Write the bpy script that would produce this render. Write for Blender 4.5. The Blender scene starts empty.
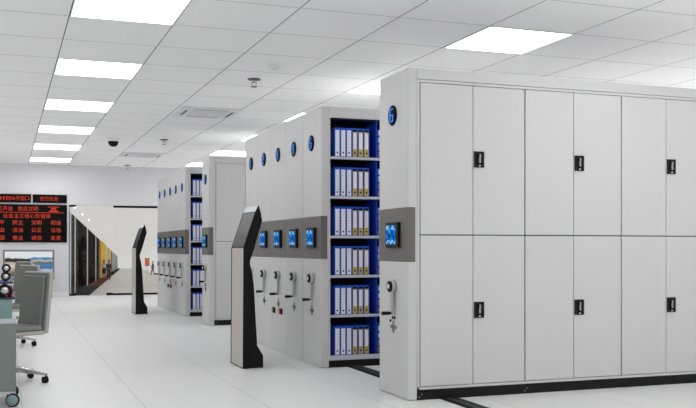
import bpy, bmesh, math, random
from mathutils import Vector, Matrix
random.seed(4)
D = bpy.data; COL = bpy.context.scene.collection; SC = bpy.context.scene
PI = math.pi

# ------------------------------------------------------------------ materials
def mat(name, col, rough=0.5, metal=0.0, noise=0.0, nscale=8.0, bump=0.0, spec=0.5):
    m = D.materials.new(name); m.use_nodes = True
    nt = m.node_tree; p = nt.nodes['Principled BSDF']
    p.inputs['Roughness'].default_value = rough
    p.inputs['Metallic'].default_value = metal
    p.inputs['Specular IOR Level'].default_value = spec
    p.inputs['Base Color'].default_value = (*col, 1)
    if noise or bump:
        tc = nt.nodes.new('ShaderNodeTexCoord'); n = nt.nodes.new('ShaderNodeTexNoise')
        n.inputs['Scale'].default_value = nscale; n.inputs['Detail'].default_value = 3
        nt.links.new(tc.outputs['Object'], n.inputs['Vector'])
        if noise:
            mx = nt.nodes.new('ShaderNodeMix'); mx.data_type = 'RGBA'
            mx.inputs[6].default_value = (*[c*(1-noise) for c in col], 1)
            mx.inputs[7].default_value = (*[min(1, c*(1+noise)) for c in col], 1)
            nt.links.new(n.outputs['Fac'], mx.inputs[0]); nt.links.new(mx.outputs[2], p.inputs['Base Color'])
        if bump:
            b = nt.nodes.new('ShaderNodeBump'); b.inputs['Strength'].default_value = bump
            b.inputs['Distance'].default_value = 0.002
            nt.links.new(n.outputs['Fac'], b.inputs['Height']); nt.links.new(b.outputs['Normal'], p.inputs['Normal'])
    return m

def emit(name, col, s=1.0):
    m = D.materials.new(name); m.use_nodes = True
    nt = m.node_tree; nt.nodes.clear()
    e = nt.nodes.new('ShaderNodeEmission'); o = nt.nodes.new('ShaderNodeOutputMaterial')
    e.inputs['Color'].default_value = (*col, 1); e.inputs['Strength'].default_value = s
    nt.links.new(e.outputs[0], o.inputs[0])
    return m

def math_node(nt, op, a, b=None, c=None):
    n = nt.nodes.new('ShaderNodeMath'); n.operation = op
    for i, v in enumerate((a, b, c)):
        if v is None: continue
        if isinstance(v, (int, float)): n.inputs[i].default_value = v
        else: nt.links.new(v, n.inputs[i])
    return n.outputs[0]

def grid_mat(name, base, xo, xp, xw, xcol, yo, yp, yw, ycol, rough, noise=0.02, spec=0.5):
    """tile joints: lines at x = xo + k*xp (width xw) and y = yo + k*yp (width yw)"""
    m = D.materials.new(name); m.use_nodes = True
    nt = m.node_tree; p = nt.nodes['Principled BSDF']; p.inputs['Roughness'].default_value = rough
    p.inputs['Specular IOR Level'].default_value = spec
    tc = nt.nodes.new('ShaderNodeTexCoord'); sx = nt.nodes.new('ShaderNodeSeparateXYZ')
    nt.links.new(tc.outputs['Object'], sx.inputs[0])
    def line(v, o, per, w):
        t = math_node(nt, 'SUBTRACT', v, o - per/2)
        t = math_node(nt, 'FLOORED_MODULO', t, per)
        t = math_node(nt, 'SUBTRACT', t, per/2)
        t = math_node(nt, 'ABSOLUTE', t)
        return math_node(nt, 'LESS_THAN', t, w/2)
    n = nt.nodes.new('ShaderNodeTexNoise'); n.inputs['Scale'].default_value = 0.9; n.inputs['Detail'].default_value = 4
    nt.links.new(tc.outputs['Object'], n.inputs['Vector'])
    m0 = nt.nodes.new('ShaderNodeMix'); m0.data_type = 'RGBA'
    m0.inputs[6].default_value = (*[c*(1-noise) for c in base], 1); m0.inputs[7].default_value = (*[c*(1+noise) for c in base], 1)
    nt.links.new(n.outputs['Fac'], m0.inputs[0])
    m1 = nt.nodes.new('ShaderNodeMix'); m1.data_type = 'RGBA'; m1.inputs[7].default_value = (*ycol, 1)
    nt.links.new(line(sx.outputs['Y'], yo, yp, yw), m1.inputs[0]); nt.links.new(m0.outputs[2], m1.inputs[6])
    m2 = nt.nodes.new('ShaderNodeMix'); m2.data_type = 'RGBA'; m2.inputs[7].default_value = (*xcol, 1)
    nt.links.new(line(sx.outputs['X'], xo, xp, xw), m2.inputs[0]); nt.links.new(m1.outputs[2], m2.inputs[6])
    nt.links.new(m2.outputs[2], p.inputs['Base Color'])
    return m

def ramp(nt, fac, stops, interp='LINEAR'):
    r = nt.nodes.new('ShaderNodeValToRGB'); cr = r.color_ramp; cr.interpolation = interp
    while len(cr.elements) < len(stops): cr.elements.new(0.5)
    for e, (pos, c) in zip(cr.elements, stops): e.position = pos; e.color = (*c, 1)
    nt.links.new(fac, r.inputs[0]); return r.outputs[0]

def coast_mat():
    """picture of a rocky sea coast shown on the display; generated coords x across, z up"""
    m = D.materials.new('coast_picture'); m.use_nodes = True
    nt = m.node_tree; nt.nodes.clear()
    o = nt.nodes.new('ShaderNodeOutputMaterial'); e = nt.nodes.new('ShaderNodeEmission'); e.inputs[1].default_value = 0.8
    nt.links.new(e.outputs[0], o.inputs[0])
    tc = nt.nodes.new('ShaderNodeTexCoord'); s = nt.nodes.new('ShaderNodeSeparateXYZ'); nt.links.new(tc.outputs['Generated'], s.inputs[0])
    n = nt.nodes.new('ShaderNodeTexNoise'); n.inputs['Scale'].default_value = 5; n.inputs['Detail'].default_value = 5
    mp = nt.nodes.new('ShaderNodeMapping'); mp.inputs['Scale'].default_value = (1.0, 1, 1.8)
    nt.links.new(tc.outputs['Generated'], mp.inputs[0]); nt.links.new(mp.outputs[0], n.inputs['Vector'])
    jit = math_node(nt, 'MULTIPLY', math_node(nt, 'SUBTRACT', n.outputs['Fac'], 0.5), 0.5)
    zz = math_node(nt, 'ADD', s.outputs['Z'], math_node(nt, 'MULTIPLY', jit, 0.35))
    left = ramp(nt, zz, [(0.0, (.30, .40, .55)), (0.12, (.12, .09, .06)), (0.30, (.45, .36, .25)), (0.42, (.75, .72, .66)), (0.58, (.55, .47, .38)),
                         (0.63, (.05, .04, .035)), (0.72, (.07, .06, .05)), (0.755, (.85, .88, .92)), (1.0, (.95, .95, .96))])
    right = ramp(nt, zz, [(0.0, (.03, .11, .30)), (0.2, (.05, .16, .40)), (0.30, (.6, .68, .75)), (0.36, (.06, .20, .45)), (0.50, (.10, .27, .50)),
                          (0.56, (.16, .13, .10)), (0.61, (.40, .33, .24)), (0.66, (.55, .60, .6)), (0.70, (.05, .25, .5)), (0.77, (.10, .35, .6)), (0.79, (.88, .92, .95))])
    f = math_node(nt, 'ADD', s.outputs['X'], jit)
    f = math_node(nt, 'GREATER_THAN', f, 0.55)
    mx = nt.nodes.new('ShaderNodeMix'); mx.data_type = 'RGBA'
    nt.links.new(f, mx.inputs[0]); nt.links.new(left, mx.inputs[6]); nt.links.new(right, mx.inputs[7])
    nt.links.new(mx.outputs[2], e.inputs[0])
    return m

def touch_mat():
    """lit blue control display with pale readouts at top and bottom; generated coords y across, z up"""
    m = D.materials.new('blue_control_display'); m.use_nodes = True
    nt = m.node_tree; nt.nodes.clear()
    o = nt.nodes.new('ShaderNodeOutputMaterial'); e = nt.nodes.new('ShaderNodeEmission'); e.inputs[1].default_value = 0.75
    nt.links.new(e.outputs[0], o.inputs[0])
    tc = nt.nodes.new('ShaderNodeTexCoord'); s = nt.nodes.new('ShaderNodeSeparateXYZ'); nt.links.new(tc.outputs['Generated'], s.inputs[0])
    v = nt.nodes.new('ShaderNodeTexVoronoi'); v.inputs['Scale'].default_value = 5.5; v.distance = 'CHEBYCHEV'
    nt.links.new(tc.outputs['Generated'], v.inputs['Vector'])
    sp = nt.nodes.new('ShaderNodeSeparateColor'); nt.links.new(v.outputs['Color'], sp.inputs[0])
    edge = math_node(nt, 'ABSOLUTE', math_node(nt, 'SUBTRACT', s.outputs['Z'], 0.5))
    hot = math_node(nt, 'MULTIPLY', math_node(nt, 'GREATER_THAN', edge, 0.27), math_node(nt, 'GREATER_THAN', sp.outputs[0], 0.45))
    basec = ramp(nt, sp.outputs[1], [(0.0, (.0, .035, .22)), (0.45, (.005, .13, .62)), (0.8, (.02, .28, .90)), (1.0, (.05, .45, 1.0))])
    mx = nt.nodes.new('ShaderNodeMix'); mx.data_type = 'RGBA'; mx.inputs[7].default_value = (.30, .75, 1, 1)
    nt.links.new(hot, mx.inputs[0]); nt.links.new(basec, mx.inputs[6]); nt.links.new(mx.outputs[2], e.inputs[0])
    return m

def glass_mat(name, tint, refl=0.03):
    m = D.materials.new(name); m.use_nodes = True
    nt = m.node_tree; nt.nodes.clear()
    o = nt.nodes.new('ShaderNodeOutputMaterial'); t = nt.nodes.new('ShaderNodeBsdfTransparent'); t.inputs[0].default_value = (*tint, 1)
    g = nt.nodes.new('ShaderNodeBsdfGlossy'); g.inputs['Roughness'].default_value = 0.02
    mx = nt.nodes.new('ShaderNodeMixShader'); mx.inputs[0].default_value = refl
    nt.links.new(t.outputs[0], mx.inputs[1]); nt.links.new(g.outputs[0], mx.inputs[2]); nt.links.new(mx.outputs[0], o.inputs[0])
    return m

M = dict(
    white=mat('white_powder_coat', (.555, .555, .557), .42, noise=.015, nscale=3, spec=.35),
    door=mat('white_door_steel', (.575, .575, .577), .38, noise=.012, nscale=2, spec=.35),
    lip=mat('pale_grey_steel', (.50, .52, .56), .4, noise=.02),
    band=mat('taupe_grey_panel', (.125, .118, .110), .5, noise=.06, nscale=4),
    black=mat('satin_black', (.006, .006, .0065), .5, noise=.1, spec=.2),
    blackgloss=mat('disc_black', (.003, .003, .004), .4, noise=.1, spec=.08),
    kioskblack=mat('kiosk_black_paint', (.007, .007, .0075), .5, noise=.1, spec=.15),
    screen=mat('dark_screen_glass', (.024, .024, .026), .32, noise=.05, spec=.10),
    blue=mat('binder_blue_vinyl', (.016, .085, .52), .5, noise=.05, spec=.2),
    rackblue=mat('rack_blue_paint', (.012, .060, .50), .5, noise=.05, spec=.2),
    navy=mat('navy_shelf_shade', (.004, .006, .025), .55, noise=.05, spec=.15),  # shade under the shelves and behind the binders put into the colour
    label=mat('white_label_paper', (.72, .72, .74), .7, noise=.02),
    cream=mat('cream_label_paper', (.74, .71, .62), .7, noise=.02),
    yellow=mat('mustard_label', (.50, .36, .030), .6, noise=.05),
    labelline=mat('label_rule_grey', (.38, .39, .43), .7, noise=.02),
    silver=mat('brushed_silver', (.50, .475, .44), .42, metal=.3, noise=.03, nscale=20),
    chrome=mat('polished_chrome', (.55, .55, .55), .18, metal=.9, noise=.02),
    satin=mat('satin_metal', (.45, .45, .45), .35, metal=.6, noise=.02),
    darkline=mat('dark_grey_metal', (.10, .10, .105), .5, noise=.03),
    latchgrey=mat('latch_grey_metal', (.30, .30, .30), .4, metal=.3, noise=.03),
    topgrey=mat('added_cover_grey', (.54, .54, .54), .7, noise=.05),
    lockgrey=mat('lock_grey_metal', (.17, .17, .18), .45, noise=.03),
    knob=mat('white_plastic', (.75, .75, .75), .35, noise=.02),
    fabric=mat('grey_chair_fabric', (.185, .192, .185), .85, noise=.1, nscale=60, bump=.3),
    shell=mat('warm_grey_shell', (.42, .405, .38), .45, noise=.03),
    teal=mat('teal_frosted_panel', (.165, .27, .265), .3, noise=.04),
    greyteal=mat('grey_green_panel', (.175, .215, .20), .3, noise=.04),
    navytray=mat('navy_tray', (.008, .03, .12), .35, noise=.05),
    wall=mat('pale_grey_wall_paint', (.64, .64, .66), .75, noise=.015, nscale=2),
    skirting=mat('skirting_paint', (.72, .72, .74), .5, noise=.015),
    tvframe=mat('grey_display_frame', (.17, .18, .20), .4, noise=.03),
    ledframe=mat('led_board_black', (.006, .006, .006), .7, noise=.2, nscale=30, spec=.05),
    acwhite=mat('vent_white', (.80, .80, .81), .45, noise=.015),
    acgrey=mat('vent_grille_grey', (.74, .74, .75), .6, noise=.03),
    skin=mat('skin', (.45, .27, .20), .6, noise=.05),
    shirt=mat('white_shirt_cloth', (.75, .75, .75), .8, noise=.03),
    suit=mat('black_cloth', (.012, .012, .015), .85, noise=.1),
    hair=mat('black_hair', (.01, .008, .007), .6, noise=.1),
    greycloth=mat('grey_cloth', (.07, .07, .075), .85, noise=.1),
    finbrown=mat('dark_brown_cladding', (.022, .013, .010), .9, noise=.25, nscale=1.5, spec=0),
    fingrey=mat('grey_cladding', (.30, .31, .35), .8, noise=.05, spec=.05),
    finwhite=mat('white_column', (.75, .75, .77), .5, noise=.02),
    finyellow=mat('yellow_cladding', (.85, .53, .03), .7, noise=.03, spec=.1),
    lobbyfloor=mat('cream_lobby_floor', (.66, .635, .59), .35, noise=.02, nscale=.2),
    lobbyblack=mat('black_lobby_floor', (.008, .010, .018), .8, noise=.1, nscale=.3, spec=0),
    lobbyred=mat('red_brown_lobby_floor', (.17, .055, .03), .8, noise=.1, nscale=.3, spec=0),
    lobbywall=emit('lobby_wall_added_glow', (1, .985, .965), .70),  # end and right walls given an added glow to look bright
    orange=mat('orange_banner_cloth', (.8, .18, .07), .7, noise=.04),
    diffuser=emit('lit_diffuser', (1, 1, 1), 9.0),
    lumceil=emit('lobby_ceiling_added_glow', (1.0, .955, .91), .68),  # plain ceiling with an added glow that lights the lobby
    downl=emit('downlight_glow', (1, 1, .97), 2.0),
    ledred=emit('red_led', (1.0, .10, .055), .8),
    digit=emit('blue_digit_glow', (.05, .28, .95), 1.0),
    green=emit('green_lamp', (.10, .55, .08), .6),
    red=emit('red_lamp', (.75, .05, .03), .7),
    touch=touch_mat(), coast=coast_mat(),
    glass=glass_mat('clear_door_glass', (.97, .98, .98)),
    dome=mat('camera_dome_black', (.005, .005, .006), .25, noise=.1, spec=.2),
    floor=grid_mat('white_floor_tiles', (.655, .655, .655), .11, .799, .006, (.40, .40, .41), 7.22, .888, .003, (.70, .70, .705), .38, spec=.25),
    ceiling=grid_mat('white_ceiling_tiles', (.95, .95, .95), .493, .8487, .0085, (.05, .05, .052), 6.98, .895, .009, (.26, .26, .265), .85, .015, spec=.2),
)

# ------------------------------------------------------------------ mesh builder
class MB:
    def __init__(s): s.v = []; s.f = []; s.mi = []; s.sm = []; s.m = 0
    def add(s, vs, fs, smooth=False):
        b = len(s.v); s.v += [tuple(v) for v in vs]
        for f in fs: s.f.append([b+i for i in f]); s.mi.append(s.m); s.sm.append(smooth)
        return s
    def use(s, i): s.m = i; return s
    def box(s, x0, x1, y0, y1, z0, z1):
        return s.add([(x0,y0,z0),(x1,y0,z0),(x1,y1,z0),(x0,y1,z0),(x0,y0,z1),(x1,y0,z1),(x1,y1,z1),(x0,y1,z1)],
                     [(3,2,1,0),(4,5,6,7),(0,1,5,4),(1,2,6,5),(2,3,7,6),(3,0,4,7)])
    def prism(s, pts, fn, t0, t1):
        """closed outline pts (2D), extruded from t0 to t1; fn(a, b, t) -> xyz"""
        n = len(pts)
        vs = [fn(a, b, t0) for a, b in pts] + [fn(a, b, t1) for a, b in pts]
        return s.add(vs, [tuple(range(n))[::-1], tuple(range(n, 2*n))] + [(i, (i+1) % n, n+(i+1) % n, n+i) for i in range(n)])
    def rings(s, rs, smooth=True, cap=True):
        n = len(rs[0]); vs = [p for r in rs for p in r]; fs = []
        for k in range(len(rs)-1):
            for i in range(n): fs.append((k*n+i, k*n+(i+1) % n, (k+1)*n+(i+1) % n, (k+1)*n+i))
        s.add(vs, fs, smooth)
        if cap:
            s.add(rs[0], [tuple(range(n))[::-1]]); s.add(rs[-1], [tuple(range(n))])
        return s
    def tube(s, p0, p1, r0, r1=None, n=16, smooth=True):
        r1 = r0 if r1 is None else r1
        p0 = Vector(p0); p1 = Vector(p1); d = (p1-p0).normalized()
        a = d.orthogonal().normalized(); b = d.cross(a)
        return s.rings([[p+(a*math.cos(2*PI*i/n)+b*math.sin(2*PI*i/n))*r for i in range(n)] for p, r in ((p0, r0), (p1, r1))], smooth)
    def lathe(s, prof, c, axis='z', n=24):
        rs = []
        for r, h in prof:
            ring = []
            for i in range(n):
                ca, sa = math.cos(2*PI*i/n)*r, math.sin(2*PI*i/n)*r
                ring.append((c[0]+ca, c[1]+sa, c[2]+h) if axis == 'z' else ((c[0]+h, c[1]+ca, c[2]+sa) if axis == 'x' else (c[0]+ca, c[1]+h, c[2]-sa)))
            rs.append(ring)
        return s.rings(rs)
    def torus(s, c, R, r, axis='x', n=24, k=8):
        vs = []; fs = []
        for i in range(n):
            a = 2*PI*i/n
            for j in range(k):
                b = 2*PI*j/k; q = R+r*math.cos(b); h = r*math.sin(b)
                u, v = q*math.cos(a), q*math.sin(a)
                vs.append((c[0]+h, c[1]+u, c[2]+v) if axis == 'x' else ((c[0]+u, c[1]+v, c[2]+h) if axis == 'z' else (c[0]+u, c[1]+h, c[2]+v)))
        for i in range(n):
            for j in range(k): fs.append((i*k+j, ((i+1) % n)*k+j, ((i+1) % n)*k+(j+1) % k, i*k+(j+1) % k))
        return s.add(vs, fs, True)
    def build(s, name, mats, parent=None, bevel=0, seg=2):
        me = D.meshes.new(name); me.from_pydata(s.v, [], s.f)
        for m in (mats if isinstance(mats, (list, tuple)) else [mats]): me.materials.append(M[m])
        for p, i, sm in zip(me.polygons, s.mi, s.sm): p.material_index = i; p.use_smooth = sm
        bm = bmesh.new(); bm.from_mesh(me); bmesh.ops.recalc_face_normals(bm, faces=bm.faces); bm.to_mesh(me); bm.free()
        o = D.objects.new(name, me); COL.objects.link(o)
        if parent: o.parent = parent
        if bevel:
            b = o.modifiers.new('bevel', 'BEVEL'); b.width = bevel; b.segments = seg; b.limit_method = 'ANGLE'; b.harden_normals = True
        return o

def B(*a): return MB().box(*a)
def empty(name, loc, label, cat, group=None, rz=0):
    o = D.objects.new(name, None); COL.objects.link(o); o.location = loc; o.rotation_euler = (0, 0, rz); o.empty_display_size = .1
    return tag(o, label, cat, group)
def tag(o, label, cat, group=None):
    o['label'] = label; o['category'] = cat
    if group: o['group'] = group
    return o
def struct(o): o['kind'] = 'structure'; return o
def copy_tree(o, parent=None):
    c = o.copy(); COL.objects.link(c)
    if parent: c.parent = parent
    for ch in list(o.children): copy_tree(ch, c)
    return c
ORD = ['first', 'second', 'third', 'fourth', 'fifth', 'sixth', 'seventh']

# ------------------------------------------------------------------ camera
F_PX, EYE, PPY = 923.0, 1.10, 248.0
YAW = math.atan(343/923.0)
cam = D.cameras.new('camera'); co = D.objects.new('camera', cam); COL.objects.link(co)
cam.sensor_width = 36; cam.lens = 36*F_PX/696; cam.shift_y = (PPY-204)/696; cam.clip_end = 900
co.location = (0, 0, EYE); co.rotation_euler = (PI/2, 0, -YAW)
SC.camera = co
SC.cycles.diffuse_bounces = 8; SC.cycles.max_bounces = 14; SC.cycles.transparent_max_bounces = 16

# ------------------------------------------------------------------ room
YW = 22.0
struct(B(-3, 8.3, -1, YW, -.12, 0).build('floor', 'floor'))
struct(B(-3, 8.3, -1, YW+.2, 3.0, 3.1).build('ceiling', 'ceiling'))
OX0, OX1, OZ1 = 1.372, 4.75, 2.09
w = MB().box(-3, OX0, YW, YW+.18, -.12, 3.0).box(OX0, OX1, YW, YW+.18, OZ1, 3.0).box(OX1, 8.3, YW, YW+.18, -.12, 3.0)
struct(w.build('wall_back', 'wall'))
struct(B(-3, OX0-.01, YW-.012, YW, 0, .09).build('baseboard_back', 'skirting', bevel=.003))
struct(B(OX0, OX1, YW, YW+.18, -.12, 0.0).build('trim_1', 'skirting'))          # threshold
# glass door leaves with black patch fittings and floor rails
for k, (x0, x1, nm) in enumerate(((OX0, 2.36, 'fixed'), (2.366, OX1, 'sliding'))):
    d = struct(D.objects.new('door_%d' % (k+1), None)); COL.objects.link(d); d.location = ((x0+x1)/2, YW+.08, 0)
    hw = (x1-x0)/2
    B(-hw, hw, -.006, .006, .012, OZ1-.004).build('glass_pane', 'glass', d)
    if k == 0:
        B(-hw, -hw+.155, -.02, .02, OZ1-.045, OZ1-.001).build('patch_fitting', 'black', d, .003)
        B(-hw, -hw+.14, -.02, .02, .001, .05).build('patch_fitting', 'black', d, .003)
        B(hw-.15, hw, -.02, .02, .001, .06).build('patch_fitting', 'black', d, .003)
        B(-hw-.005, -hw+.016, -.02, .02, .05, OZ1-.045).build('edge_frame', 'black', d)
    else:
        B(-hw, hw, -.02, .02, OZ1-.05, OZ1-.001).build('top_rail', 'black', d, .003)
        B(-hw, hw, -.02, .02, .001, .045).build('bottom_rail', 'black', d, .003)

# ------------------------------------------------------------------ ceiling fixtures
CX, CY, PX_, PY_ = .493, 6.98, .8487, .895
def ceiling_light(col, row, label):
    x0 = CX+col*PX_; y0 = CY+row*PY_
    t = empty('ceiling_light', (x0+PX_/2, y0+PY_/2, 3.0), label, 'ceiling light', 'recessed square ceiling lights')
    a, b = PX_/2-.004, PY_/2-.004
    MB().box(-a, a, -b, -b+.012, -.006, 0).box(-a, a, b-.012, b, -.006, 0).box(-a, -a+.012, -b+.012, b-.012, -.006, 0).box(a-.012, a, -b+.012, b-.012, -.006, 0).build('frame', 'acwhite', t)
    B(-a+.012, a-.012, -b+.012, b-.012, -.004, -.001).build('diffuser', 'diffuser', t)
names = ['nearest', 'second nearest', 'third nearest', 'fourth nearest', 'fifth nearest', 'farthest']
for i, r in enumerate((0, 3, 6, 9, 12, 15)):
    ceiling_light(0, r, '%s white light panel of the left ceiling row, leading to the display wall' % names[i])
    ceiling_light(4, r, '%s white light panel of the right ceiling row, above the steel racks' % names[i])
for r in (-6, -3):                                # the same two rows go on over the camera
    ceiling_light(0, r, 'white light panel of the left ceiling row, nearer than the frame, %s' % ('overhead' if r == -3 else 'behind'))
    ceiling_light(4, r, 'white light panel of the right ceiling row, nearer than the frame, %s' % ('overhead' if r == -3 else 'behind'))
for i, r in enumerate((-6, -3, 3, 6, 9, 12, 15)):          # row added to brighten the right side, hidden above the racks
    ceiling_light(8, r, 'added unseen light panel of the outer right ceiling row, %s' % (['foremost', 'second', 'third', 'fourth', 'fifth', 'sixth', 'rearmost'][i]))

for i, r in enumerate((9, 12, 15)):               # panels added to brighten the far end, unseen left of the frame
    ceiling_light(-4, r, 'added unseen light panel of the outer left ceiling row, %s' % (['foremost', 'second', 'rearmost'][i]))

def ac_unit(x, y, label):
    t = empty('air_conditioner', (x, y, 3.0), label, 'ceiling air conditioner', 'ceiling cassette air conditioners')
    a = .415
    B(-a, a, -a, a, -.022, 0).build('panel', 'acwhite', t, .01)
    g = MB().box(-.25, .25, -.25, .25, -.032, -.0215)
    for k in range(9): g.box(-.24, .24, -.236+k*.0565, -.22+k*.0565, -.036, -.0315)
    g.build('grille', 'acgrey', t)
    for k in range(4):
        o = MB().box(-.23, .23, .305, .345, -.0245, -.0215).use(1).box(-.22, .22, .336, .343, -.028, -.024).build('louver', ['black', 'acgrey'], t)
        o.rotation_euler = (0, 0, k*PI/2)
ac_unit(2.645, 12.79, 'square ceiling air conditioner vent nearer the camera')
ac_unit(2.62, 19.05, 'square ceiling air conditioner vent farther off, before the display wall')

def sprinkler(x, y, label):
    t = empty('sprinkler', (x, y, 3.0), label, 'fire sprinkler', 'ceiling fire sprinklers')
    MB().lathe([(.012, 0), (.075, -.001), (.072, -.012), (.03, -.016)], (0, 0, 0)).build('escutcheon', 'darkline', t)
    MB().lathe([(.016, -.014), (.016, -.04), (.01, -.045)], (0, 0, 0)).tube((.026, 0, -.04), (.02, 0, -.085), .004, n=8).tube((-.026, 0, -.04), (-.02, 0, -.085), .004, n=8).box(-.03, .03, -.006, .006, -.046, -.036).build('body', 'satin', t)
    MB().lathe([(.01, -.082), (.032, -.086), (.032, -.092), (.005, -.095)], (0, 0, 0)).build('deflector', 'darkline', t)
sprinkler(2.624, 10.09, 'nearest dark fire sprinkler hanging from ceiling tile')
sprinkler(2.61, 16.27, 'middle fire sprinkler between the two air conditioner vents')
sprinkler(2.634, 21.6, 'small fire sprinkler nearest the display wall')
t = empty('smoke_detector', (2.609, 9.2, 3.0), 'round white smoke detector on the ceiling above nearest kiosk', 'smoke detector')
MB().lathe([(.02, 0), (.085, 0), (.088, -.012), (.08, -.02), (.055, -.022)], (0, 0, 0)).build('base', 'acwhite', t)
MB().lathe([(.05, -.02), (.052, -.04), (.045, -.052), (.01, -.054)], (0, 0, 0)).build('sensor_head', 'acwhite', t)
t = empty('dome_camera', (1.753, 16.36, 3.0), 'black dome security camera on the ceiling', 'security camera')
MB().lathe([(.02, 0), (.10, 0), (.105, -.01), (.105, -.05), (.095, -.06)], (0, 0, 0)).build('housing', 'acwhite', t)
MB().lathe([(.088, -.058), (.088, -.075), (.08, -.105), (.06, -.132), (.03, -.148), (.004, -.152)], (0, 0, 0)).build('dome', 'dome', t)

# ------------------------------------------------------------------ mobile shelving
XF, XB, HT = 2.713, 6.29, 2.4
SEG = {'1': 'ef', '2': 'abged', '3': 'abgcd', '4': 'fgbc', '5': 'afgcd', '6': 'afgedc'}
def digit_mesh(ch):
    w2, h2, s = .026, .046, .0037           # viewer's right is -y on this face
    segs = dict(a=(-w2, w2, h2, h2), g=(-w2, w2, 0, 0), d=(-w2, w2, -h2, -h2), f=(-w2, -w2, 0, h2), b=(w2, w2, 0, h2), e=(-w2, -w2, -h2, 0), c=(w2, w2, -h2, 0))
    m = MB()
    if ch == '1': pieces = [(0, 0, -h2, h2), (-.016, 0, h2-.016, h2)]
    else: pieces = [segs[k] for k in SEG[ch]]
    for u0, u1, v0, v1 in pieces:
        if ch == '1' and u0 != u1:
            m.tube((-.0145, -u0, v0), (-.0145, -u1, v1), s, n=6); continue
        m.box(-.017, -.012, -max(u0, u1)-s, -min(u0, u1)+s, min(v0, v1)-s, max(v0, v1)+s)
    return m
def end_fittings(t, w, num, front, buttons=False):
    hw = w/2
    B(0, .076, -hw+.0015, hw-.0015, .002, HT).build('end_panel', 'white', t, .012 if front else .004, 3)
    B(-.004, .058, -hw+(-.003 if front else .002), hw-.002, 1.0, 1.395).build('control_band', 'band', t, .003)
    d = MB().lathe([(.005, .0), (.074, 0), (.076, -.004), (.074, -.010), (.005, -.0105)], (0, 0, 0), 'x', 32).build('number_disc', 'blackgloss', t)
    d.location = (0, 0, 2.088)
    digit_mesh(num).build('digit', 'digit', d)
    s = B(-.026, 0, -.122, .108, -.094, .094).build('display_bezel', 'black', t, .006, 2); s.location = (-.004, -.030, 1.196)
    B(-.0285, -.025, -.085, .087, -.068, .070).build('display', 'touch', s)
    c = D.objects.new('crank', None); COL.objects.link(c); c.parent = t; c.location = (0, -.018, .815); c.empty_display_size = .05
    MB().lathe([(.01, 0), (.046, 0), (.049, -.005), (.049, -.028), (.043, -.033), (.01, -.033)], (0, -.012, 0), 'x').build('hub', 'satin', c)
    m = MB().lathe([(.008, -.032), (.041, -.032), (.041, -.045), (.037, -.048), (.017, -.048)], (0, -.008, 0), 'x')
    m.use(1).lathe([(.017, -.046), (.017, -.051), (.012, -.053), (.003, -.054)], (0, -.008, 0), 'x').build('hub_cap', ['black', 'knob'], c)
    MB().prism([(-.034, .01), (.016, .01), (.008, -.18), (.004, -.205), (-.008, -.212), (-.020, -.205), (-.026, -.18)], lambda a, b, x: (x, a-.004, b), -.028, -.012).build('arm', 'satin', c, .003)
    MB().tube((-.024, -.012, -.198), (-.040, -.012, -.198), .009).tube((-.040, -.012, -.198), (-.102, -.012, -.198), .0125, .0145).build('handle', 'black', c)
    k = MB().torus((-.004, 0, 0), .022, .003, 'x').lathe([(.003, 0), (.010, 0), (.010, -.012), (.003, -.013)], (0, 0, 0), 'x', 16)
    for a in range(4): k.torus((-.003, .044*math.cos(a*PI/2), .032*math.sin(a*PI/2)), .012, .0022, 'x', 12, 6)
    k = k.build('lock_knob', 'lockgrey', t); k.location = (0, -.012, .513)
    if num == '6':
        o = MB().lathe([(.002, 0), (.011, 0), (.011, -.006), (.002, -.006)], (0, 0, .004), 'x', 12).lathe([(.002, 0), (.011, 0), (.011, -.006), (.002, -.006)], (0, -.036, .004), 'x', 12).lathe([(.002, 0), (.011, 0), (.011, -.006), (.002, -.006)], (0, .044, -.022), 'x', 12).build('key_socket', 'black', t); o.location = (0, -.0, .578)
    if buttons:
        for y, c_, nm in ((.150, 'green', 'green push button'), (-.120, 'red', 'red push button')):
            b = B(-.022, 0, -.034, .034, -.03, .03).build('button_box', 'black', t, .004); b.location = (0, y, .437)
            u = B(-.026, -.021, -.020, .026, -.020, .020).build('button', c_, b); u['label'] = nm
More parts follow.
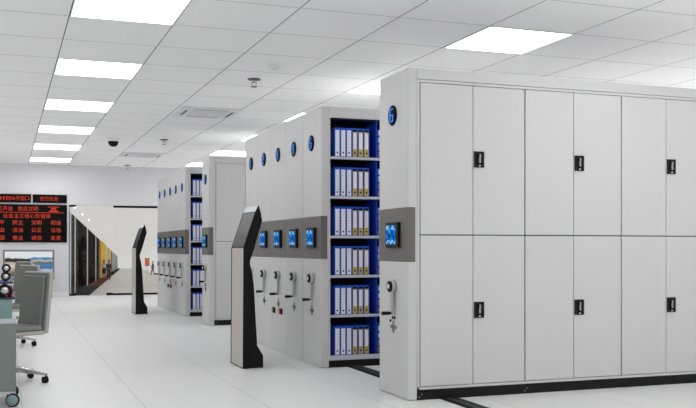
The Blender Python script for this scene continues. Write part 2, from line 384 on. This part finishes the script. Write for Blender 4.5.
def rack(yc, w, num, label, kind, group, buttons=False):
    """kind: mid (only its end shows), open (shelves to the front), doors (door front)"""
    t = empty('mobile_rack', (XF, yc, 0), label, 'mobile shelving rack', group)
    hw = w/2; X1 = XB-XF
    B(.085, X1-.008, -hw+.012, hw-.010, HT-.003, HT).build('added_top_cover', 'topgrey', t)  # unseen cover added to dim the light bounced onto the ceiling
    end_fittings(t, w, num, kind != 'mid', buttons)
    if kind == 'mid':
        B(.076, X1, -hw+.004, hw-.004, .07, HT-.004).build('cabinet_body', 'white', t)
        B(.08, X1, -hw+.02, hw-.02, .0, .07).build('plinth', 'black', t)
    elif kind == 'doors':
        y0 = -hw+.004
        m = MB().box(.076, X1, y0+.022, hw-.004, .075, HT-.002)               # carcass
        m.box(.076, .094, y0, y0+.022, .075, 2.302)                           # stile by the end panel
        m.box(.076, X1, y0, y0+.0185, .075, .094).build('cabinet_body', 'white', t)
        B(.076, X1, y0-.001, y0+.022, 2.322, HT-.002).build('header', 'white', t, .003)
        B(.076, X1, y0+.002, y0+.022, 2.300, 2.320).build('header_trim', 'white', t, .002)
        p = MB().box(.076, X1, y0+.004, hw-.01, .0, .072)
        p.use(1)
        for sx in (.096, .094+.8745): 
            for dx, dz in ((0, 0), (.018, .018)): p.lathe([(.001, .001), (.003, 0), (.0025, -.003), (.001, -.0035)], (sx+dx, y0+.004, .022+dz), 'y', 10)
        p.build('plinth', ['black', 'knob'], t)
        SW = .8725; x = .0965
        B(.0945, x+4*SW, y0+.0185, y0+.0222, .095, 2.299).build('door_gap_shade', 'darkline', t)  # dark sheet standing in for the shade in the door gaps
        for s in range(4):
            for z0, z1 in ((.098, 1.191), (1.199, 2.296)):
                for lf in range(2):
                    mid = x+s*SW+SW/2-.005; a = mid+.0022 if lf else x+s*SW+.0050; b = x+(s+1)*SW-.0045 if lf else mid-.0022
                    d = B(a, b, y0, y0+.018, z0, z1).build('door', 'door', t, .0025)
                    if lf:
                        lx = a+.046; lz = 1.755 if z0 > 1 else .643
                        fr = MB().box(lx-.041, lx+.041, y0-.010, y0, lz-.059, lz+.059).use(1).box(lx-.026, lx+.026, y0-.0105, y0-.0095, lz-.036, lz+.044)
                        fr.build('lock_plate', ['black', 'blackgloss'], d, .004)
                        MB().prism([(-.009, -.03), (.009, -.03), (.011, -.012), (.007, 0), (.012, .018), (.011, .034), (-.004, .036), (-.006, .012), (-.010, .0), (-.011, -.012)],
                                   lambda p_, q_, yy: (lx+.002+p_*.8, yy, lz+.004+q_), y0-.019, y0-.0095).build('latch', 'latchgrey', d, .002)
                        MB().lathe([(.001, 0), (.006, 0), (.006, -.003), (.001, -.0035)], (lx+.002, y0-.0102, lz-.047), 'y', 12).build('keyhole', 'knob', d)
    else:
        y0 = -hw+.004; yb = y0+.28
        B(.076, X1, yb+.01, hw-.004, .07, HT-.002).build('cabinet_body', 'white', t)
        B(.076, X1, y0, yb+.01, 2.30, HT-.002).build('header', 'white', t, .002)
        B(.076, X1, y0+.004, hw-.01, 0, .066).build('plinth', 'black', t)
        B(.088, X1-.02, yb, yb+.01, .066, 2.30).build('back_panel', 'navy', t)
        st = MB().box(.076, .0885, y0, yb, .066, 2.30)
        for z in (2.285, 2.235, 1.89, 1.525, 1.16, .795, .43): st.use(1).lathe([(.001, .001), (.005, 0), (.005, -.002), (.001, -.003)], (.0825, y0, z), 'y', 8)
        st.build('upright', ['white', 'darkline'], t)
        SW = .8745
        for s in range(1, 5): B(.0965+s*SW-.012, .0965+s*SW, y0, yb, .066, 2.30).build('upright', 'white', t)
        for s in range(4): B(.548+s*SW, .556+s*SW, y0+.008, yb, .11, 2.30).build('divider', 'rackblue', t)
        for z in SHZ:
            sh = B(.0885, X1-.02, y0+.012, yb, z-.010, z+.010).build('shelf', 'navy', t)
            B(.0885, X1-.02, y0, y0+.012, z-.012, z+.012).build('shelf_lip', 'lip', sh, .002)
        B(.0885, X1-.02, y0+.001, y0+.012, .066, .086).build('base_lip', 'lip', t)
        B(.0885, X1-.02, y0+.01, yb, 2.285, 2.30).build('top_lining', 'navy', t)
    return t
SHZ = [.098, .472, .837, 1.202, 1.566, 1.931]

G1, G2 = 'closed-up racks of the near block', 'closed-up racks of the far block'
t6 = rack(6.066+.271, .542, '6', 'large white cabinet-fronted mobile rack in the foreground', 'doors', 'mobile shelving racks')
pitch = .5675
for i in range(5):
    n = 5-i
    rack(8.0+pitch*(i+.5), pitch, str(n),
         'white rack numbered %d in near block%s' % (n, [', its blue binder shelves open to the aisle', ', second from the open shelves', ' with green and red buttons', ', fourth from the open shelves', ', farthest of the near block'][i]),
         'open' if i == 0 else 'mid', 'mobile shelving racks', i == 2)
rack(12.95+.25, .50, '6', 'single white cabinet-fronted rack in the distance, beyond the near block', 'doors', 'mobile shelving racks')
pitch2 = .577
for i in range(5):
    n = 5-i
    rack(14.80+pitch2*(i+.5), pitch2, str(n),
         'white mobile rack in the far block, %s' % ['its open binder shelves facing the single closed rack', 'second from its open shelves', 'middle one with green and red buttons', 'fourth from its open shelves', 'farthest rack of all, nearest the glass door'][i],
         'open' if i == 0 else 'mid', 'mobile shelving racks', i == 2)

# floor rail the near racks roll on
t = empty('floor_rail', (3.035, 7.5, 0), 'black double floor rail running out from under the racks', 'floor rail')
B(-.062, .062, -3.9, 3.5, 0, .008).build('rail_bed', 'black', t)
B(-.054, -.012, -3.9, 3.5, .008, .014).build('rail_bar', 'black', t, .002)
B(.012, .054, -3.9, 3.5, .008, .014).build('rail_bar', 'black', t, .002)
B(-.008, .008, -3.9, 3.5, .0075, .010).build('rail_insert', 'darkline', t)

# ------------------------------------------------------------------ binders
def make_binder(kind):
    bw, bh, bd = .0565, .268, .23
    t = D.objects.new('binder', None); COL.objects.link(t); t.empty_display_size = .05
    c = MB()
    c.box(-bw/2, -bw/2+.003, 0, bd, 0, bh).box(bw/2-.003, bw/2, 0, bd, 0, bh)           # two covers
    c.box(-bw/2+.003, bw/2-.003, .002, .006, 0, bh)                                     # spine
    c.build('cover', 'blue', t)
    B(-bw/2+.004, bw/2-.004, .012, bd-.008, .006, bh-.012).build('pages', 'label', t)
    a = .0200
    if kind == 'white':
        m = MB().box(-a, a, -.0005, .002, .006, bh-.022)
        for k in range(7): m.use(1).box(-a+.001, a-.001, -.0009, .0, .062+k*.026, .0633+k*.026)
        m.build('spine_label', ['label', 'labelline'], t)
    else:
        MB().box(-a, a, -.0005, .002, .006, bh-.034).build('spine_label', 'yellow', t)
        B(-a+.004, a-.003, -.001, .0, .075, bh-.042).build('title_strip', 'label', t)
        B(-a, a, .0, .002, bh-.033, bh-.014).build('spine_gap', 'navy', t)
    MB().torus((0, -.0008, .038), .0085, .0016, 'y', 16, 6).build('finger_ring', 'satin' if kind == 'white' else 'darkline', t)
    MB().lathe([(.001, 0), (.0078, 0), (.0078, -.0012), (.001, -.0013)], (0, -.0002, .038), 'y', 16).build('finger_hole', 'black', t)
    return t
proto = {k: make_binder(k) for k in ('white', 'yellow')}
used = set()
def binder(kind, loc, label, group, lying=False):
    o = proto[kind] if kind not in used else copy_tree(proto[kind])
    used.add(kind); o.location = loc; o.rotation_euler = (0, PI/2 if lying else 0, 0); o.scale = (1.18 if lying else 1, 1, 1)
    tag(o, label, 'binder', group)
TIER = ['bottom', 'fifth', 'fourth', 'third', 'second', 'top']
for r, z in enumerate(SHZ):
    zt = z+.0105 if r else z+.0105
    for k in range(6):
        kd = 'white' if k < 3 else 'yellow'
        binder(kd, (2.8745+.0578*k, 8.016, z+.0125),
               '%s blue binder, %s from the left on %s shelf of near rack' % ('white-labelled' if k < 3 else 'mustard-labelled', ORD[k], TIER[r]),
               'binders standing on the near rack shelves')
    for k in range(4):
        kd = 'yellow' if k < 2 else 'white'
        binder(kd, (3.280, 8.018, z+.0125+.0336+k*.0674),
               'blue binder lying flat behind divider, %s in pile on %s shelf of near rack' % (['lowest', 'second lowest', 'second highest', 'topmost'][k], TIER[r]),
               'binders lying in piles on the near rack', True)
    for k in range(4):
        binder('white', (2.862+.0578*k, 14.816, z+.0125),
               'white-labelled blue binder, %s from the left on %s shelf of far rack' % (ORD[k], TIER[r]), 'binders on the far rack shelves')

# ------------------------------------------------------------------ information kiosks
def kiosk_template():
    t = empty('information_kiosk', (2.02, 8.44, 0), '', 'kiosk', 'self-service kiosks beside the racks')
    hw = .243; X = 2.02
    body = [(2.026, 0), (2.032, 1.10), (2.146, 1.438), (2.176, 1.493), (2.196, 1.423), (2.208, 1.353), (2.134, 1.10), (2.094, .98), (2.094, 0)]
    MB().prism([(a-X, b) for a, b in body], lambda a, b, y: (a, y, b), -hw, hw).build('body', 'kioskblack', t, .003)
    rear = [(2.094, 0), (2.094, .97), (2.119, .858), (2.133, .762), (2.166, .207), (2.222, .113), (2.222, 0)]
    MB().prism([(a-X, b) for a, b in rear], lambda a, b, y: (a, y, b), -hw+.012, hw-.012).build('rear_housing', 'kioskblack', t, .006)
    MB().prism([(.0042, .012), (.0098, 1.098), (.0135, 1.098), (.008, .012)], lambda a, b, y: (a, y, b), -hw+.003, hw-.048).build('front_panel', 'silver', t, .0015)
    n = Vector((-.338, 0, .114)).normalized()*.0018
    def slant(z0, z1, a, b, name, m, k=1.0):
        f = lambda z: 2.032+(z-1.10)*(.114/.338)-X
        MB().prism([(f(z0)+n.x*k, z0+n.z*k), (f(z1)+n.x*k, z1+n.z*k), (f(z1)+.004, z1), (f(z0)+.004, z0)], lambda p, q, y: (p, y, q), a, b).build(name, m, t)
    slant(1.112, 1.425, -hw+.010, hw-.048, 'touch_screen', 'screen')
    MB().prism([(2.1445-X, 1.436), (2.1725-X, 1.490), (2.178-X, 1.486), (2.151-X, 1.434)], lambda a, b, y: (a, y, b), -hw+.008, hw-.010).build('top_strip', 'lip', t)
    MB().box(.10, .19, -hw+.02, hw-.02, 0, .012).build('foot_plate', 'black', t)
    return t
k1 = kiosk_template(); k1['label'] = 'nearer black and silver freestanding kiosk with slanted dark screen'
k2 = copy_tree(k1); k2.location.y += 7.345; k2['label'] = 'farther black and silver freestanding kiosk in front of the glass door'

# ------------------------------------------------------------------ LED boards and display on the back wall
def text_mesh(s, size):
    cu = D.curves.new('t', 'FONT'); cu.body = s; cu.size = size; cu.align_x = 'CENTER'; cu.align_y = 'CENTER'; cu.extrude = .001; cu.resolution_u = 2; cu.offset = -size*.006
    o = D.objects.new('t', cu); COL.objects.link(o)
    bpy.context.view_layer.update()
    me = D.meshes.new_from_object(o.evaluated_get(bpy.context.evaluated_depsgraph_get()))
    D.objects.remove(o); D.curves.remove(cu)
    me.materials.clear(); me.materials.append(M['ledred'])
    return me
def led_text(s, parent, x, z, size, width):
    """one lit character after another, spread over the given width"""
    wts = [.6 if c.isdigit() else 1.0 for c in s]; unit = width/sum(wts); at = x-width/2
    for c, wt in zip(s, wts):
        me = text_mesh(c, size)
        xs = [v.co.x for v in me.vertices]; zs = [v.co.y for v in me.vertices]
        me.transform(Matrix.Translation((-(min(xs)+max(xs))/2, -(min(zs)+max(zs))/2, 0)))
        me.transform(Matrix.Diagonal((unit*wt*(.35 if c == '1' else .88 if wt == 1 else .8)/(max(xs)-min(xs)), 1, 1, 1)))
        me.transform(Matrix.Rotation(PI/2, 4, 'X')); me.name = 'led_character'
        o = D.objects.new('led_character', me); COL.objects.link(o); o.parent = parent; o.location = (at+unit*wt/2, -.046, z)
        at += unit*wt
def led_board(x0, x1, z0, z1, label):
    t = empty('led_board', ((x0+x1)/2, YW-.0, z0), label, 'LED sign board', 'LED boards on the back wall')
    hw = (x1-x0)/2; h = z1-z0
    B(-hw, hw, -.04, 0, 0, h).build('housing', 'ledframe', t, .006)
    B(-hw+.015, hw-.015, -.042, -.039, .015, h-.015).build('panel', 'ledframe', t)
    return t, (x0+x1)/2, z0
b, cx, z0 = led_board(-.9, .55, 2.12, 2.31, 'smaller LED board with red window-number text, left of the welcome board')
led_text('011到06号窗口', b, .17-cx, 2.215-z0, .11, .69)
b, cx, z0 = led_board(.586, 1.325, 2.12, 2.31, 'small LED board with four red welcome characters, at the right end')
led_text('热烈欢迎', b, .936-cx, 2.213-z0, .105, .40)
b, cx, z0 = led_board(-.9, 1.325, 1.228, 2.08, 'large black LED board with rows of red Chinese slogans')
led_text('求实开放', b, -.055-cx, 1.985-z0, .115, .44)
led_text('致远文明', b, .485-cx, 1.985-z0, .115, .44)
B(-.88-cx, 1.256-cx, -.047, -.041, 1.895-z0, 1.904-z0).build('led_line', 'ledred', b)
m = MB().box(.912-cx, 1.154-cx, -.047, -.041, 2.022-z0, 2.034-z0).box(.975-cx, 1.095-cx, -.047, -.041, 1.993-z0, 2.004-z0).box(.93-cx, 1.14-cx, -.047, -.041, 1.920-z0, 1.934-z0).box(.95-cx, 1.12-cx, -.047, -.041, 1.945-z0, 1.955-z0)
for x in (.98, 1.02, 1.06): m.box(x-cx, x+.014-cx, -.047, -.041, 1.955-z0, 1.993-z0)
m.build('led_emblem', 'ledred', b)
led_text('社会主义核心价值观', b, .463-cx, 1.822-z0, .112, 1.017)
for z, ws in ((1.672, ('和平', '民主', '文明', '和谐')), (1.505, ('自由', '法治', '公正', '法治')), (1.330, ('爱国', '敬业', '诚信', '友善'))):
    for x, w_ in zip((-.125, .272, .665, 1.082), ws): led_text(w_, b, x-cx, z-z0, .112, .235)

t = empty('display_screen', (.495, 21.62, 0), 'flat display in a grey frame showing a rocky sea coast, below the LED boards', 'display')
MB().box(-.537, .537, -.02, .03, 1.022, 1.058).box(-.537, .537, -.02, .03, .40, .44).box(-.537, -.5, -.02, .03, .44, 1.022).box(.5, .537, -.02, .03, .44, 1.022).build('frame', 'tvframe', t)
B(-.5, .5, -.005, .005, .44, 1.022).build('picture', 'coast', t)
for x in (-.47, .47): MB().box(x-.02, x+.02, .0, .03, 0, .40).box(x-.03, x+.03, -.14, .16, 0, .02).build('leg', 'tvframe', t)

# ------------------------------------------------------------------ office chairs
def rbox(w, h, r, n=5):
    pts = []
    for cx_, cz_, a0 in ((w/2-r, r, -PI/2), (w/2-r, h-r, 0), (-w/2+r, h-r, PI/2), (-w/2+r, r, PI)):
        for i in range(n+1): a = a0+PI/2*i/n; pts.append((cx_+r*math.cos(a), cz_+r*math.sin(a)))
    return pts
def chair():
    """faces local -y; hub at the origin"""
    t = empty('office_chair', (0, 0, 0), '', 'office chair', 'grey office chairs in a row')
    lean = lambda z: .205+(z-.42)*.10
    def slab(w, z0, z1, r, y_off0, y_off1):
        return MB().prism(rbox(w, z1-z0, r), lambda a, b, q: (a, lean(z0+b)+q, z0+b), y_off0, y_off1)
    slab(.405, .40, .905, .02, 0, .035).build('back_shell', 'shell', t, .008)
    bc = slab(.39, .425, .895, .02, -.012, .002).build('back_cushion', 'fabric', t, .006)
    slab(.335, .445, .872, .02, -.036, -.010).build('cushion_pad', 'fabric', bc, .012, 3)
    MB().prism(rbox(.42, .46, .03), lambda a, b, z: (a, b-.245, z), .395, .425).build('seat_pan', 'shell', t, .008)
    MB().prism(rbox(.405, .43, .03), lambda a, b, z: (a, b-.24, z), .424, .468).build('seat_cushion', 'fabric', t, .015, 3)
    MB().lathe([(.035, .09), (.035, .12), (.026, .13), (.026, .30), (.018, .30), (.018, .37), (.06, .375), (.06, .395)], (0, 0, 0)).build('gas_column', 'chrome', t)
    for k in range(5):
        a = AROT+2*PI*k/5; d = Vector((math.cos(a), math.sin(a), 0)); q = Vector((-d.y, d.x, 0))
        ring = []
        for s_, wd, zt, zb in ((.02, .030, .135, .085), (.10, .027, .128, .088), (.29, .015, .085, .066), (.315, .012, .080, .066)):
            p = d*s_; ring.append([p+q*wd+Vector((0, 0, zb)), p+q*wd+Vector((0, 0, zt-.006)), p+q*wd*.6+Vector((0, 0, zt)), p-q*wd*.6+Vector((0, 0, zt)), p-q*wd+Vector((0, 0, zt-.006)), p-q*wd+Vector((0, 0, zb))])
        leg = MB().rings(ring, smooth=False).build('base_leg', 'chrome', t)
        c = d*.30
        ca = MB().tube(c+Vector((0, 0, .055)), c+Vector((0, 0, .074)), .008, n=10)
        e = Vector((math.cos(a+.9), math.sin(a+.9), 0)); f = Vector((-e.y, e.x, 0)); c = c+f*.012
        for sgn in (1, -1): ca.tube(c+e*sgn*.006+Vector((0, 0, .024)), c+e*sgn*.018+Vector((0, 0, .024)), .024, n=16)
        ca.tube(c-e*.02+Vector((0, 0, .034)), c+e*.02+Vector((0, 0, .034)), .020, n=12)
        ca.build('caster', 'black', leg)
    return t
CH_RZ = -math.atan2(.87, .48)            # local -y turned to (-.87, -.48)
AROT = math.atan2(7.896-8.0, .344-.05)-CH_RZ
c1 = chair(); c1.location = (.03, 8.0, 0); c1.rotation_euler = (0, 0, CH_RZ); c1['label'] = 'nearest grey office chair with five-star chrome base'
for y, x, lb, rz in ((11.03, .028, 'middle grey office chair, half hidden by the nearest chair', 0), (14.05, .028, 'farthest grey office chair, in front of the sea picture', 0)):
    c = copy_tree(c1); c.location = (x, y, 0); c.rotation_euler = (0, 0, CH_RZ+rz); c['label'] = lb

# ------------------------------------------------------------------ teal trolley and the apparatus on it
TY = 6.80
t = empty('trolley_cabinet', (.0, TY, 0), 'teal and grey-green panelled trolley cabinet on casters at the left edge', 'trolley cabinet')
B(-.92, .072, 0, .46, .105, .575).build('cabinet_body', 'greyteal', t, .004)
B(-.92, .074, -.004, .464, .576, .612).build('ledge', 'lip', t, .003)
B(-.90, .046, .006, .45, .612, .742).build('upper_box', 'teal', t, .004)
B(-.92, .07, .0, .46, .085, .105).build('base_tray', 'lip', t, .003)
for x, y in ((.043, .0), (.043, .42), (-.88, .0), (-.88, .42)):
    c = MB().lathe([(.006, .0), (.044, .0), (.047, .006), (.047, .030), (.044, .036), (.006, .036)], (x+.006, y-.02, .047), 'y', 28).build('caster', 'black', t)
    if y < .1: MB().lathe([(.002, .001), (.038, .001), (.037, -.004), (.002, -.006)], (x+.003, y-.02, .047), 'y', 28).build('caster_cap', 'teal', c)
    MB().box(x-.012, x+.024, y-.016, y+.012, .045, .090).build('caster_fork', 'black', c)

t = empty('apparatus', (-.10, TY+.02, .742), 'black apparatus with silver discs, blue shelves and red lamps on the teal trolley', 'apparatus')
B(-.40, .165, .01, .40, .0, .016).build('tray', 'navytray', t, .003)
B(-.38, .150, .03, .36, .016, .085).build('base_block', 'black', t, .006)
B(-.38, .152, -.004, .38, .110, .124).build('shelf', 'navytray', t, .003)
MB().box(-.37, -.35, .04, .36, .085, .24).box(.085, .105, .20, .36, .085, .24).build('post', 'black', t)
def disc(x, z, r, y):
    c = MB().lathe([(r*.7, .05), (r, .04), (r, .0), (r*.8, -.006), (r*.72, .0)], (x, y, z), 'y', 32).build('disc_rim', 'black', t)
    m = MB().lathe([(r*.74, .004), (r*.74, -.003), (r*.3, -.010), (.004, -.012)], (x, y, z), 'y', 32)
    m.use(1)
    for k in range(5):
        a = k*2*PI/5+.3
        m.box(0, 0, 0, 0, 0, 0) if False else m.tube((x+r*.25*math.cos(a), y-.008, z+r*.25*math.sin(a)), (x+r*.7*math.cos(a), y-.003, z+r*.7*math.sin(a)), .0022, n=6)
    m.build('disc_hub', ['chrome', 'black'], c)
for x, z, r, y in ((.098, .064, .042, .012), (.105, .160, .032, .012), (.108, .218, .030, .016), (.0, .064, .042, .012), (.034, .160, .032, .012), (.034, .218, .030, .016)): disc(x, z, r, y)
for x, z in ((.110, .010+.016), (.146, .027), (.146, .078), (.06, .026), (.0, .026)):
    B(x-.005, x+.005, .002, .032, z-.005, z+.005).build('indicator_lamp', 'red', t, .002)

# ------------------------------------------------------------------ lobby seen through the glass door (a gently falling floor, turned off the room's axis)
u = (126-348)/F_PX
ry = (math.sin(YAW)+u*math.cos(YAW), math.cos(YAW)-u*math.sin(YAW))
dirv = Vector((ry[0], ry[1], -16/F_PX)).normalized()
rt = Vector((dirv.y, -dirv.x, 0)).normalized(); upv = rt.cross(dirv).normalized()
LM = Matrix(((rt.x, dirv.x, upv.x, 0), (rt.y, dirv.y, upv.y, 0), (rt.z, dirv.z, upv.z, EYE), (0, 0, 0, 1)))   # local x across, y along, z up from the eye line
LF = -1.40                                       # lobby floor below the line of sight
def lob(mb, name, m, bevel=0):
    o = mb.build(name, m, None, bevel); o.matrix_world = LM; return struct(o)
D0, D1 = 22.6, 300.0
lob(B(-1.60, 4.6, D0, D1, LF-.2, LF), 'floor_lobby', 'lobbyfloor')
lob(MB().box(-2.9, -1.60, D0, 62, LF-.2, LF-.001).box(-2.9, -1.60, 131, D1, LF-.2, LF-.001), 'floor_lobby_edge', 'lobbyblack')
lob(B(-2.9, -1.60, 62, 131, LF-.2, LF-.001), 'floor_lobby_mat', 'lobbyred')
lob(B(-6.5, 4.6, D0, D1, 2.62, 2.8), 'ceiling_lobby', 'lumceil')
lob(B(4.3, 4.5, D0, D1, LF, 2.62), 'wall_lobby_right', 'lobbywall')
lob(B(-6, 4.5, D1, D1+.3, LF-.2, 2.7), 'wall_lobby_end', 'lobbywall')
lob(B(-3.0, -2.72, D0, 96, LF, 2.42), 'wall_lobby_left', 'finbrown')
lob(B(-2.76, -2.66, 96, D1, LF, 2.40), 'wall_lobby_far', 'fingrey')
# dark vertical fins, white columns and yellow panels along the left wall
fin = []
y = 36.0; n = 1
while y < 92:
    st = 1.3+.012*(y-36)
    m = MB().box(-2.72, -2.46, y, y+st*.55, LF, 2.36)
    fin.append((m, 'finbrown')); y += st
for yy, wd in ((43.2, .9), (47.2, .7), (62.0, 1.2), (79, 1.7)): fin.append((MB().box(-2.72, -2.44, yy, yy+wd, LF, 2.37), 'finwhite'))
for yy, wd in ((38.4, 1.2), (84.5, 1.2), (88, 4)): fin.append((MB().box(-2.72, -2.47, yy, yy+wd, LF, 2.36), 'fingrey'))
fin.append((MB().box(-2.72, -2.45, 97, 120, LF, 2.40), 'finyellow'))
for yy, wd in ((122, 3), (131, 4)): fin.append((MB().box(-2.68, -2.45, yy, yy+wd, LF, 2.36), 'finwhite'))
fin.append((MB().box(-2.68, -2.46, 140, 160, LF, 2.38), 'finyellow'))
for yy in range(172, 290, 14): fin.append((MB().box(-2.68, -2.46, yy, yy+6, LF, 2.36), 'finwhite' if (yy//14) % 2 else 'fingrey'))
for i, (m, mm) in enumerate(fin): lob(m, 'trim_%d' % (i+2), mm)
for i, (px, py) in enumerate(((78.3, 209.2), (85.2, 216), (91.3, 221.5))):
    d_ = F_PX*2.6/(264-py); x = (px-126)/F_PX*d_
    o = MB().lathe([(.02, .02), (.05, .02), (.062, -.01), (.05, -.04), (.01, -.055)], (0, 0, 0), 'z', 20).build('downlight', 'downl')
    o.matrix_world = LM @ Matrix.Translation((x, d_, 2.612))
    tag(o, '%s round downlight in the lobby ceiling seen through the glass door' % ('nearest', 'middle', 'farthest')[i], 'downlight', 'lobby downlights')
t = empty('banner_stand', (0, 0, 0), 'orange banner on a thin pole far down the lobby', 'banner')
B(-.37, .37, -.03, .03, 1.05, 2.35).build('banner_cloth', 'orange', t)
B(-.03, .03, -.025, .025, .02, 1.05).build('pole', 'fingrey', t)
B(-.25, .25, -.2, .2, .0, .02).build('base', 'fingrey', t)
t.matrix_world = LM @ Matrix.Translation(((147.3-126)/1.06/F_PX*150, 150, LF))

def skin_chain(name, verts, edges, radii, m, parent, sub=2):
    me = D.meshes.new(name); me.from_pydata(verts, edges, []); me.materials.append(M[m])
    o = D.objects.new(name, me); COL.objects.link(o); o.parent = parent
    o.modifiers.new('skin', 'SKIN'); sv = me.skin_vertices[0].data
    for v, r in zip(sv, radii): v.radius = (r if isinstance(r, tuple) else (r, r))
    sv[0].use_root = True
    o.modifiers['skin'].use_smooth_shade = True
    s = o.modifiers.new('sub', 'SUBSURF'); s.levels = sub; s.render_levels = sub
    return o
def person(loc, rz, label, top, bottom, skirt, stride=0.0, hairlong=False):
    t = empty('person', (0, 0, 0), label, 'person')
    s = stride
    V = [(0, 0, .93), (0, 0, 1.10), (0, -.01, 1.28), (0, 0, 1.42), (0, -.005, 1.50), (0, -.015, 1.60), (0, -.01, 1.68),
         (.09, 0, .88), (.10, -s*.5-.01, .48), (.10, -s*.8+.02, .09), (.10, -s*.8-.10, .04),
         (-.09, 0, .88), (-.10, s*.35-.02, .48), (-.10, s*.9+.03, .10), (-.10, s*.9-.08, .04),
         (.17, 0, 1.40), (.21, .03+s*.2, 1.13), (.20, -.06+s*.25, .90), (.20, -.08+s*.25, .80),
         (-.17, 0, 1.40), (-.21, .03-s*.3, 1.13), (-.20, -.06-s*.4, .90), (-.20, -.08-s*.4, .80)]
    E_ = [(0, 1), (1, 2), (2, 3), (3, 4), (4, 5), (5, 6), (0, 7), (7, 8), (8, 9), (9, 10), (0, 11), (11, 12), (12, 13), (13, 14), (3, 15), (15, 16), (16, 17), (17, 18), (3, 19), (19, 20), (20, 21), (21, 22)]
    R = [(.14, .10), (.12, .09), (.15, .10), (.11, .08), .052, .085, .075, .085, .06, .038, .03, .085, .06, .038, .03, .05, .042, .032, .028, .05, .042, .032, .028]
    skin_chain('body', V, E_, R, 'skin', t)
    iv = [0, 1, 2, 3, 15, 16, 17, 19, 20, 21]; ix = {a: i for i, a in enumerate(iv)}
    ed = [(0, 1), (1, 2), (2, 3), (3, 15), (15, 16), (16, 17), (3, 19), (19, 20), (20, 21)]
    skin_chain('shirt', [V[a] for a in iv], [(ix[a], ix[b]) for a, b in ed], [(.155, .115), (.14, .105), (.165, .115), (.125, .095), .065, .055, .042, .065, .055, .042], top, t)
    if skirt:
        MB().lathe([(.14, 1.05), (.165, .92), (.175, .75), (.165, .52), (.15, .515)], (0, 0, 0)).build('skirt', bottom, t)
    else:
        iv = [0, 7, 8, 9, 11, 12, 13]; ix = {a: i for i, a in enumerate(iv)}
        skin_chain('trousers', [V[a] for a in iv], [(ix[a], ix[b]) for a, b in [(0, 7), (7, 8), (8, 9), (0, 11), (11, 12), (12, 13)]], [(.15, .115), .10, .078, .06, .10, .078, .06], bottom, t)
    hv = [(0, .02, 1.66), (0, .035, 1.72)] + ([(0, .07, 1.60), (0, .08, 1.48)] if hairlong else [(0, .06, 1.62)])
    he = [(0, 1), (0, 2)] + ([(2, 3)] if hairlong else [])
    skin_chain('hair', hv, he, [.085, .07, .07, .06][:len(hv)], 'hair', t)
    MB().tube((0, -.10, 1.615), (0, -.125, 1.60), .010, .016, 8).build('nose', 'skin', t)
    for x in (-.03, .03): MB().lathe([(.002, 0), (.011, 0), (.009, -.006), (.002, -.008)], (x, -.092, 1.635), 'y', 8).build('eye', 'hair', t)
    for sx in (.10, -.10):
        y_ = (-s*.8 if sx > 0 else s*.9)
        MB().box(sx-.04, sx+.04, y_-.15, y_+.09, .0, .075).build('shoe', 'suit', t, .02)
    t.location = loc; t.rotation_euler = (0, 0, rz)
    return t
def lobby_point(px, D_): return LM @ Vector(((px-126)/1.06/F_PX*D_, D_, LF))
face = -math.atan2(dirv.x, dirv.y)
person(lobby_point(104.2, 88), face+.3, 'person in a white shirt and black skirt standing by the yellow lobby wall', 'shirt', 'suit', True, 0, True)
person(lobby_point(108.8, 86), face-.4, 'person in dark suit standing beside the white-shirted person in the lobby', 'suit', 'suit', False)
person(lobby_point(153.0, 122), face-1.4, 'person in grey clothes walking across the lobby at right', 'greycloth', 'greycloth', False, .32)

# ------------------------------------------------------------------ world fill light, added to brighten the room through its unbuilt sides
W_S, W_Z, W_X = .88, 1.3, .30
wd = D.worlds.new('world'); SC.world = wd; wd.use_nodes = True
nt = wd.node_tree; bg = nt.nodes['Background']; tc = nt.nodes.new('ShaderNodeTexCoord'); sx = nt.nodes.new('ShaderNodeSeparateXYZ')
nt.links.new(tc.outputs['Generated'], sx.inputs[0])
# shaped by direction: brighter from below and from the right, dimmer on the left
zf = math_node(nt, 'MAXIMUM', math_node(nt, 'MULTIPLY_ADD', sx.outputs['Z'], -W_Z, 1.0), .1)
xf = math_node(nt, 'MULTIPLY_ADD', sx.outputs['X'], W_X, 1.0)
st = math_node(nt, 'MULTIPLY', math_node(nt, 'MULTIPLY', zf, xf), W_S)
bg.inputs[0].default_value = (1.0, 1.0, 1.0, 1); nt.links.new(st, bg.inputs[1])

vs = SC.view_settings; vs.view_transform = 'Standard'; vs.look = 'None'; vs.exposure = 0; vs.gamma = 1; vs.use_curve_mapping = False
